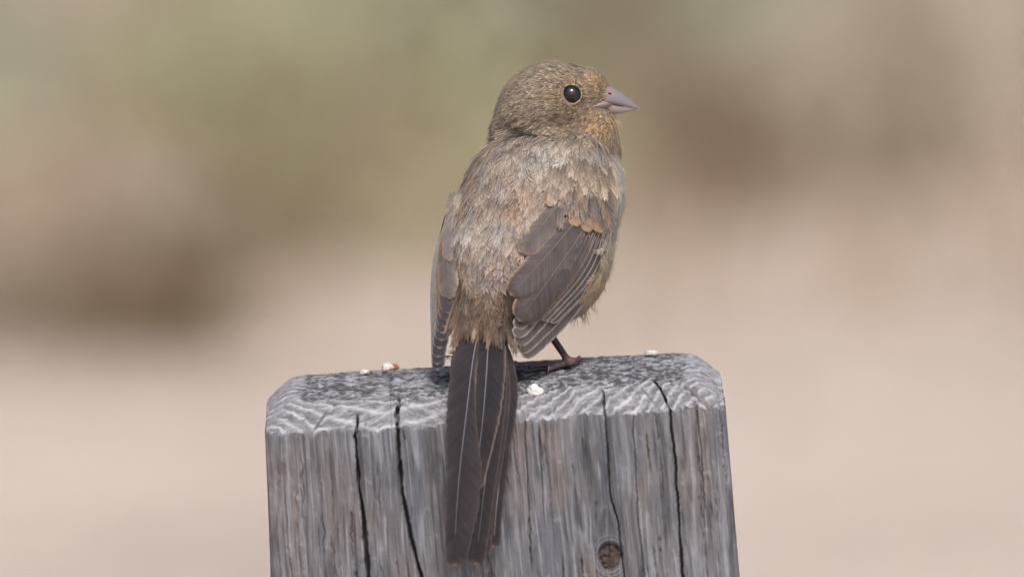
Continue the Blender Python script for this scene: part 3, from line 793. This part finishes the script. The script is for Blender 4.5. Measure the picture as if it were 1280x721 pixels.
big_feather('tertial_feather', wing_r, RS, [(735, 258), (690, 312), (638, 369)], [14, 18, 16], [20, 34, 22], 8.4, GR, TAN, 4.0, dark=DK, sides=(1, .35), seed=32)
big_feather('tertial_feather', wing_r, RS, [(702, 250), (678, 282), (648, 315)], [11, 14, 13], [12, 20, 17], 9.6, GR2, BUFF, 3.0, dark=lin(110, 98, 94), sides=(1, .4), seed=33)
# greater coverts with buff tips
for i, (x0, y0, x1, y1, h) in enumerate([(704, 228, 707, 270, 9), (710, 228, 721, 284, 10), (722, 226, 736, 291, 9), (736, 224, 752, 292, 10.5), (748, 224, 760, 285, 5)]):
    big_feather('covert_feather', wing_r, RS, [(x0, y0), ((x0+x1)/2+1, (y0+y1)/2), (x1, y1)], [h*.8, h, h*.9], [h*.8, h, h*.9], 10+i*0.7, lin(106, 95, 92), lin(134, 116, 102), 2.6, tipc=(lin(164, 138, 112), 0.6), nt=30, seed=40+i)
big_feather('covert_feather', wing_r, RS, [(690, 232), (689, 246), (686, 259)], [8, 10, 9], [8, 10, 9], 12.5, lin(120, 104, 95), lin(150, 126, 106), 2.0, tipc=(lin(156, 130, 106), 0.6), nt=26, seed=47)

# left wing, seen nearly edge-on
xl = [(572, 290), (574, 320), (574, 350), (575, 380)]
sl = surf_w([q[0] for q in xl], [q[1] for q in xl]); print('left', sl)
pts = [(572, 262, 10), (572, 300, 42), (574, 350, 72), (570, 400, 88), (556, 290, 10), (552, 330, 30), (548, 380, 48), (543, 420, 58), (541, 330, 6), (539, 380, 20), (539, 440, 44), (548, 462, 74), (560, 440, 86)]
LS = quad_fit(pts)
wing_l = sheet_patch('wing', [(268, 556, 572), (300, 548, 572), (330, 545, 572), (360, 543, 570)], LS, -3, M_WING)
lt = [(547, 463), (547, 456), (548, 447), (550, 436), (552, 426), (554, 417), (556, 409), (559, 401), (561, 392)]
for i, tp in enumerate(lt):
    hw = 8.5+0.45*i
    big_feather('primary_feather' if i < 5 else 'secondary_feather', wing_l, LS, [(562+i*0.6, 262), (548+i*1.2, 325), tp], [6, 7+.3*i, hw-1], [7, 9+.3*i, hw+1.5], -4+i*1.3, lin(88, 82, 83), PALE if i < 6 else BUFF, 2.0, camber=0.3, seed=60+i)
big_feather('tertial_feather', wing_l, LS, [(562, 270), (560, 330), (563, 374)], [8, 13, 13], [9, 12, 12], 8.5, GR2, BUFF, 2.6, seed=71)
big_feather('tertial_feather', wing_l, LS, [(567, 256), (562, 290), (562, 327)], [6, 9, 9.5], [7, 10, 10], 10.5, lin(138, 126, 122), BUFF, 2.4, seed=72)

# ------------------------------------------------------------------ tail
def TS(X, Y):
    Y = np.asarray(Y, float); X = np.asarray(X, float)
    w = np.interp(Y, [380, 420, 470, 525, 600, 705, 760], [84, 106, 128, 146, 160, 172, 176])
    return w-((X-600+(Y-420)*0.06)/42.0)**2*5
tv, tf = surface_net(lambda p: ellipsoid(p, (607, 416, 82), (44, 32, 10), BM), (550, 360, 40), (670, 490, 150), 4.0)
tail = bird_part('tail', tv, tf, M_DOWN)
TB = lin(52, 47, 50); TB2 = lin(45, 41, 44); ED = lin(72, 63, 60); SH = (0.9, lin(122, 122, 131), 0.88)
rect = [  # traced shaft, left widths, right widths, layer
    ([(622, 425), (634, 480), (629, 560), (620, 640), (617, 681)], [10, 10, 8, 8, 9], [14, 13, 9, 8, 8], -6.0, (1.0, lin(150, 146, 148), 0.95), ED),
    ([(618, 425), (626, 480), (622, 560), (612, 630), (606, 690)], [14, 14, 10, 8, 8], [13, 12, 9, 8, 7], -4.2, (0.9, lin(120, 114, 114), 0.9), ED),
    ([(614, 425), (616, 480), (611, 560), (602, 640), (595, 702)], [16, 18, 14, 12, 13], [18, 18, 15, 13, 11], -2.6, (1.0, lin(110, 104, 104), 0.9), ED),
    ([(588, 425), (580, 500), (573, 600), (570, 660), (572, 700)], [22, 20, 15, 13, 10], [10, 14, 18, 16, 12], -1.0, (0.9, lin(110, 104, 104), 0.9), ED),
    ([(611, 415), (608, 470), (604, 520), (598, 575), (596, 610)], [14, 14, 12, 10, 6], [22, 24, 22, 16, 8], 0.6, SH, lin(110, 98, 92)),
    ([(599, 408), (592, 446), (584, 510), (574, 600), (570, 660), (569, 704)], [24, 26, 24, 17, 13, 11], [4, 5, 14, 29, 26, 14], 2.4, SH, ED),
]
for i, (pts, hl, hr, ly, sh, ed) in enumerate(rect):
    big_feather('tail_feather', tail, TS, pts, hl, hr, ly, TB if i % 2 else TB2, ed, 2.4, shaft=sh, tipc=(lin(124, 98, 80), 0.982), nt=70, camber=0.7, seed=80+i, root=(0.75, 0.12))
# upper tail coverts: loose rusty feathers over the tail base
def sheet_normal(sheet, x, y):
    gx = (sheet(x+1, y)-sheet(x-1, y))/2; gy = (sheet(x, y+1)-sheet(x, y-1))/2; n = st(-gx, -gy, 0*gx+1); return n/np.linalg.norm(n, axis=1)[:, None]
def loose_feathers(name, parent, sheet, x, y, head, Lr, Wr, C, off, K=36, tipgain=1.2, base=0.6):
    """small barbed feathers laid over a sheet; head = per-feather image heading (dx,dy)"""
    n = len(x); d = head/np.linalg.norm(head, axis=1)[:, None]; s_ = st(-d[:, 1], d[:, 0])
    k = np.arange(K); t0 = np.tile(0.05+.9*(k//2)/(K/2), (n, 1)); side = np.where(k % 2, 1., -1.)[None]
    L = Lr[0]+(Lr[1]-Lr[0])*rng.random((n, 1)); W = Wr[0]+(Wr[1]-Wr[0])*rng.random((n, 1)); hw = np.sin(np.pi*np.clip(t0, 0, 1)**.8*.9+.15)**.8
    ln = .3*(1-.4*t0)*(.8+.5*rng.random((n, K))); te = t0+ln; lat = side*hw*W*(.8+.4*rng.random((n, K))); up = rng.random((n, 1))*3
    def at(t, l, j):
        X = x[:, None]+d[:, None, 0]*L*t+s_[:, None, 0]*l; Y = y[:, None]+d[:, None, 1]*L*t+s_[:, None, 1]*l
        return st(X, Y, sheet(X, Y)+off+up+j+2*np.sin(np.clip(t, 0, 1.2)*2)-0.05*np.abs(l))
    j = rng.normal(size=(n, K))*.6
    P0, P1, P2 = at(t0, lat*0, 0), at(t0+ln*.5, lat*.6, j*.5), at(te, lat, j)
    ax = P2-P0; ax /= np.linalg.norm(ax, axis=2)[..., None]+1e-9; wv = np.cross(np.array([0, -.2, 1.])[None, None], ax); bw = .5*(.7+.6*rng.random((n, K, 1)))
    V = np.stack([P0-wv*bw, P0+wv*bw, P1+wv*bw, P1-wv*bw, P2], 2).reshape(-1, 3); b = np.arange(n*K)*5
    jj = np.exp(.14*rng.normal(size=(n, K, 1))); ce = C[:, None]*(base+(1-base)*t0[..., None])*jj; ct = C[:, None]*(base+(tipgain-base)*np.clip(te, 0, 1)[..., None])*jj
    CV = np.stack([ce*.9, ce*.9, (ce+ct)/2, (ce+ct)/2, ct], 2).reshape(-1, 3)
    o = bird_part(name, V, [st(b, b+1, b+2, b+3), st(b+3, b+2, b+4)], M_PLUME, soft(CV), parent=parent, smooth=False, nrm=np.repeat(sheet_normal(sheet, x, y), K*5, 0)); o['kind'] = 'stuff'

def tail_coverts():
    n = 170; x = np.clip(608+rng.normal(size=n)*22, 577, 644); y = 344+rng.random(n)*28+rng.random(n)*44*np.clip((np.abs(x-602)-6)/34, 0, 1)
    C = np.tile(lin(122, 100, 82), (n, 1)); m = rng.random(n) < .35; C[m] = lin(140, 112, 88); m = rng.random(n) < .3; C[m] = lin(104, 88, 76)
    C = C*0.78*np.exp(.3*rng.normal(size=(n, 1))); h = st(-0.10+(x-606)/190+rng.normal(size=n)*.1, 0*x+1)
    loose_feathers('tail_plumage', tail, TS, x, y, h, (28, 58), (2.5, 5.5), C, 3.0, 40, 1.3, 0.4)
tail_coverts()
# the fluffy row over the roots of the wing coverts
n = 90; x = 684+80*rng.random(n); y = 198+24*rng.random(n)+6*np.sin(x/9)
C = np.tile(lin(150, 132, 112), (n, 1)); m = (rng.random(n) < .4) & (x > 722) & (y > 206); C[m] = lin(182, 160, 134)
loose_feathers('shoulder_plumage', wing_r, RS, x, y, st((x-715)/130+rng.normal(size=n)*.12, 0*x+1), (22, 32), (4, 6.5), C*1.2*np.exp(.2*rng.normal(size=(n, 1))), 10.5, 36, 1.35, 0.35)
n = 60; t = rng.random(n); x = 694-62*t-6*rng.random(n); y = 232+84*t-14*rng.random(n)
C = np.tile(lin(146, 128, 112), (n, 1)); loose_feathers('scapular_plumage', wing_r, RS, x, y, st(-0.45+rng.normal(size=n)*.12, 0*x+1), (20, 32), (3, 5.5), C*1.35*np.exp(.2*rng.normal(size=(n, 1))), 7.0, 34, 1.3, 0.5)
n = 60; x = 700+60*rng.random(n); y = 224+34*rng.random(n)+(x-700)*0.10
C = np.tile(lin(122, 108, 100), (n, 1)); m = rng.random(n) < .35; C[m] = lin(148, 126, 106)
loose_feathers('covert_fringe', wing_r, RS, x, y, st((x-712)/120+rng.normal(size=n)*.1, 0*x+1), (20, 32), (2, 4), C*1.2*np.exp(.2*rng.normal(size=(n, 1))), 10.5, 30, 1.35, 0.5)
n = 60; x = 564+14*rng.random(n); y = 236+32*rng.random(n)
C = np.tile(lin(150, 134, 118), (n, 1))
loose_feathers('shoulder_plumage', wing_l, LS, x, y, st(-0.25+rng.normal(size=n)*.12, 0*x+1), (18, 30), (3, 5), C*1.3*np.exp(.2*rng.normal(size=(n, 1))), 7, 34, 1.3, 0.5)

# ------------------------------------------------------------------ head details
M_EYE = material('eye', 0.04, 0.6, base=(0.004, 0.0035, 0.004), coat=0.25)
ew_ = float(surf_w(EYE[0], EYE[1])[0])
def uv_sphere(c, r, nu=28, nv=18):
    u = np.linspace(0, 2*np.pi, nu, endpoint=False); v = np.linspace(0, np.pi, nv)
    P = st(np.sin(v)[:, None]*np.cos(u), np.sin(v)[:, None]*np.sin(u), np.cos(v)[:, None]*np.ones(nu)).reshape(-1, 3)*np.asarray(r)+np.asarray(c)
    i = np.arange(nu*nv).reshape(nv, nu); j = np.roll(i, -1, 1)
    return P, st(i[:-1], j[:-1], j[1:], i[1:]).reshape(-1, 4)
v, f = uv_sphere((EYE[0], EYE[1], ew_-4.0), (12.7, 11.8, 10)); bird_part('eye', v, f, M_EYE)
def eye_ring():
    nu, nv = 90, 10; u = np.linspace(0, 2*np.pi, nu, endpoint=False); vv = np.linspace(0, 2*np.pi, nv, endpoint=False)
    r = 0.95+0.6*vnoise(st(u*9, 0*u, 0*u), 3)+0.35*np.cos(u-1.6)
    R = 13.2
    P = st((R+r[:, None]*np.cos(vv))*np.cos(u)[:, None], (R*0.94+r[:, None]*np.cos(vv))*np.sin(u)[:, None], r[:, None]*np.sin(vv)+ew_-EW_OFF).reshape(-1, 3)
    P[:, 2] -= (P[:, 0]/40)**2*10
    P[:, 0] += EYE[0]; P[:, 1] += EYE[1]
    i = np.arange(nu*nv).reshape(nu, nv); j = np.roll(i, -1, 0); k = np.roll(i, -1, 1); l = np.roll(j, -1, 1)
    C = np.tile(lin(166, 144, 114), (nu*nv, 1))*(0.9+0.45*vnoise(P*0.7, 4))[:, None]
    bird_part('eye_ring', P, st(i, j, l, k).reshape(-1, 4), M_PLUME, C, nrm=np.tile(unit((0.1, -0.3, 1)), (len(P), 1)))
EW_OFF = -1.2
eye_ring()
def eyelid_feathers():
    n = 420; th = rng.random(n)*2*np.pi; R0 = 13.2+2.6*rng.random(n); p0 = st(EYE[0]+R0*np.cos(th), EYE[1]+0.94*R0*np.sin(th), 0*th+ew_)
    p0[:, 2] = surf_w(p0[:, 0], p0[:, 1])+0.6
    dv = st(np.cos(th)-0.55, np.sin(th)+0.1, 0*th+0.28)+rng.normal(size=(n, 3))*0.2; dv /= np.linalg.norm(dv, axis=1)[:, None]; Lx = 4+4.5*rng.random(n)
    path = np.stack([p0+dv*(Lx*t)[:, None]-np.outer(Lx*t*t*0.16, [0, 0, 1]) for t in np.linspace(0, 1, 4)], 1)
    Cc = np.where((rng.random(n) < 0.3)[:, None], lin(92, 74, 56), lin(178, 150, 112))*np.exp(rng.normal(size=(n, 1))*.3)
    strand_mesh('eyelid_feathers', path, np.full(n, 0.5), Cc*0.9, Cc*1.25, body)
eyelid_feathers()

M_BILL = material('bill', 0.38, 0.4, attr='col', noise=((0.2, 0.2, 0.2), 0.05, 'UV'))
def mandible(name, top, bot, hw, flip, parent):
    nt, na = 40, 18
    tc, _ = curve(top, nt); bc, _ = curve(bot, nt); t = np.linspace(0, 1, nt)
    h = np.interp(t, np.linspace(0, 1, len(hw)), hw)
    th = np.linspace(0, np.pi, na)
    if flip: outer, inner = bc, tc
    else: outer, inner = tc, bc
    k = np.sin(th)**0.8
    X = inner[:, None, 0]+(outer-inner)[:, None, 0]*k; Y = inner[:, None, 1]+(outer-inner)[:, None, 1]*k
    Wc = BILL[2]+h[:, None]*np.cos(th)
    v = st(X, Y, Wc).reshape(-1, 3); i = np.arange(nt*na).reshape(nt, na)
    f = st(i[:-1, :-1], i[:-1, 1:], i[1:, 1:], i[1:, :-1]).reshape(-1, 4)
    g = st(i[:-1, -1], i[:-1, 0], i[1:, 0], i[1:, -1])
    gr = lin(146, 132, 130) if flip else lin(126, 117, 119); pk = lin(166, 124, 115); gd = lin(88, 83, 90)
    C = np.tile(gr, (nt, na, 1)); q = (1-sstep(0.0, 0.42, t))[:, None]*(1-k[None]*0.55); C = C*(1-q[..., None])+pk*q[..., None]
    q = (k[None]**3)*sstep(.2, .9, t)[:, None]*0.5 if not flip else 0*k[None]*t[:, None]; C = C*(1-q[..., None])+gd*q[..., None]
    q = sstep(0.8, 1.0, t)[:, None]*0.35*np.ones((1, na)); C = C*(1-q[..., None])+lin(120, 112, 122)*q[..., None]
    return bird_part(name, v, np.r_[f, g], M_BILL, C.reshape(-1, 3), v[:, :2], parent=parent)
gw = [float(surf_w(x, 133)[0])-BILL[2]+1.8 for x in (741, 746, 752)]
beak = mandible('beak', [(740, 133), (746, 131), (752, 128), (764, 129.3), (780, 132)], [(740, 135), (746, 137), (752, 138.5), (764, 131.5), (780, 132.6)], gw+[5, 1], True, bird)
mandible('upper_mandible', [(752, 104), (763, 107.5), (776, 114.2), (788, 122.5), (796, 129.5), (801, 136.2)], [(738, 131.5), (752, 129.6), (764, 129.2), (776, 131), (788, 133), (800.5, 136.8)], [18, 17, 13, 8.5, 4.6, 0.5], False, beak)
mandible('lower_mandible', [(738, 133.5), (752, 131), (764, 130.6), (776, 132), (788, 134), (797, 136.3)], [(742, 140), (752, 142.2), (764, 143), (776, 141.8), (788, 138.8), (797, 136.8)], [17, 16, 12, 7, 3.6, 0.5], True, beak)

M_DARK = material('nostril', 0.8, 0.1, base=lin(60, 48, 46))
for sgn in (1, -1):
    v, f = uv_sphere((762, 116.5, BILL[2]+sgn*12.6), (3.0, 1.3, 1.6), 14, 8); bird_part('nostril', v, f, M_DARK, parent=beak)
# ------------------------------------------------------------------ legs and feet
M_LEG = material('leg_skin', 0.5, 0.35, attr='col', noise=((900, 900, 900), 0.12, 'Object'), bump=((1500, 1500, 1500), 0.0003, 'Object'))
def make_leg(hip, knee, ankle, toes):
    """hip/knee/ankle px points; toes: lists of px points ending at the claw base and the claw tip"""
    def fn(p):
        d = cone(p, hip, knee, 7, 5.4); d = smin(d, cone(p, knee, ankle, 4.8, 4.2), 3); d = smin(d, ellipsoid(p, ankle, (8.4, 6.4, 7)), 4)
        for t in toes:
            for k in range(len(t)-2):
                d = smin(d, cone(p, t[k], t[k+1], 4.0-0.5*k, 3.3-0.4*k), 1.2)
                d = smin(d, ellipsoid(p, t[k+1], (4.3-0.4*k,)*3), 1.0)
        return d
    allp = np.array([hip, knee, ankle]+[q for t in toes for q in t]); lo = allp.min(0)-10; hi = allp.max(0)+10
    v, f = surface_net(fn, lo, hi, 1.5)
    n = fbm(v/5, 2, 9); k = sstep(-10, 8, v[:, 1]-(ankle[1]-6))
    C = lin(74, 54, 52)*(1-k[:, None])+lin(108, 84, 80)*k[:, None]; C = C*(1+0.2*n[:, None])
    leg = bird_part('leg', v, f, M_LEG, C)
    for t in toes:
        a, b = np.array(t[-2], float), np.array(t[-1], float); V = []; F = []
        for q in range(7):
            s = q/6; c = a+(b-a)*s+np.array([0, -5*math.sin(math.pi*s), 0]); r = 2.3*(1-s)+0.3
            for m in range(6): V.append(c+np.array([0.25*r*math.cos(m*1.047), r*math.sin(m*1.047), r*math.cos(m*1.047)]) if abs(b[0]-a[0]) > abs(b[2]-a[2]) else c+np.array([r*math.cos(m*1.047), r*math.sin(m*1.047), 0]))
        for q in range(6):
            for m in range(6): F.append((q*6+m, q*6+(m+1) % 6, q*6+6+(m+1) % 6, q*6+6+m))
        bird_part('claw', np.array(V), np.array(F), M_LEG, np.tile(lin(150, 138, 136), (len(V), 1)), parent=leg)
# local x of the foot on the post
FX = 89.0
def tp(dx, dy, lift=4.0): return top_px(FX+dx, dy, lift)
make_leg((668, 372, 20), (684, 412, 22), (711, 452, 1), [
    [tp(0, 0, 5), tp(-22, -3, 6.5), tp(-42, -6, 5.5), tp(-56, -8, 3)],
    [tp(4, 4, 5), tp(13, 18, 6), tp(19, 34, 5), tp(22, 46, 1)],
    [tp(0, 6, 5), tp(2, 26, 6), tp(3, 46, 5), tp(3, 60, 1)],
    [tp(-2, -2, 5), tp(-10, -14, 6), tp(-18, -24, 4.5), tp(-20, -32, 1)]])
make_leg((612, 380, 40), (606, 420, 30), (604, 456, 8), [
    [tp(-100, 8, 5), tp(-112, 26, 6), tp(-120, 44, 5), tp(-124, 56, 1)],
    [tp(-96, 8, 5), tp(-92, 28, 6), tp(-90, 46, 5), tp(-90, 60, 1)],
    [tp(-94, 6, 5), tp(-78, 14, 6), tp(-64, 22, 5), tp(-54, 26, 1)],
    [tp(-100, 0, 5), tp(-104, -16, 6), tp(-106, -28, 5), tp(-106, -38, 1)]])

# ------------------------------------------------------------------ droppings and a husk on the post
M_WHITE = material('dropping', 0.7, 0.2, base=lin(206, 203, 198), noise=((1500, 1500, 1500), 0.2, 'Object'))
def blob(name, c, r, label, cat, mat, seed, group=None, am=0.28):
    v, f = uv_sphere((0, 0, 0), (1, 1, 1), 26, 16); k = 1+am*fbm(v*1.6+seed*7, 2, seed)+0.1*vnoise(v*4+seed, seed); v = v*k[:, None]*np.asarray(r)
    loc = to_world(np.array([c]))[0]; o = link(name, make_mesh(name, to_world(v+np.asarray(c))-loc, f), mat); o.location = loc
    return tag(o, label, cat, group)
def on_chamfer(px, py):
    return (px, py)
b1 = np.array([666, 484, 0.0]);
blob('bird_dropping', (668, 487, 103), (9.5, 8, 4), 'white bird dropping splashed on the post edge beside the tail', 'dropping', M_WHITE, 1, am=0.75)
q = top_px(200, 90, 2); blob('bird_dropping', q, (9, 4, 9), 'white bird dropping on the post top beyond the foot', 'dropping', M_WHITE, 2)
q = top_px(-160, 60, 2); blob('bird_dropping', q, (6, 3.5, 7), 'small white dropping on the post top near the curled husk', 'dropping', M_WHITE, 3)
q = top_px(-131, 70, 5)
hk = blob('husk', q, (7.5, 6, 6), 'small pale curled seed husk with orange scrap on the post top', 'husk', material('husk', 0.8, 0.1, base=lin(206, 198, 188), noise=((1800, 1800, 1800), 0.3, 'Object')), 4, am=0.6)
v, f = uv_sphere((0, 0, 0), (1, 1, 1), 20, 12); v = v*(1+0.35*fbm(v*2, 2, 12))[:, None]*np.array([5.5, 4, 4])+np.array([q[0]+8, q[1]-1, q[2]+1])
me = make_mesh('scrap', to_world(v)-np.array(hk.location), f); link('scrap', me, material('scrap', 0.8, 0.1, base=lin(170, 112, 72)), hk)
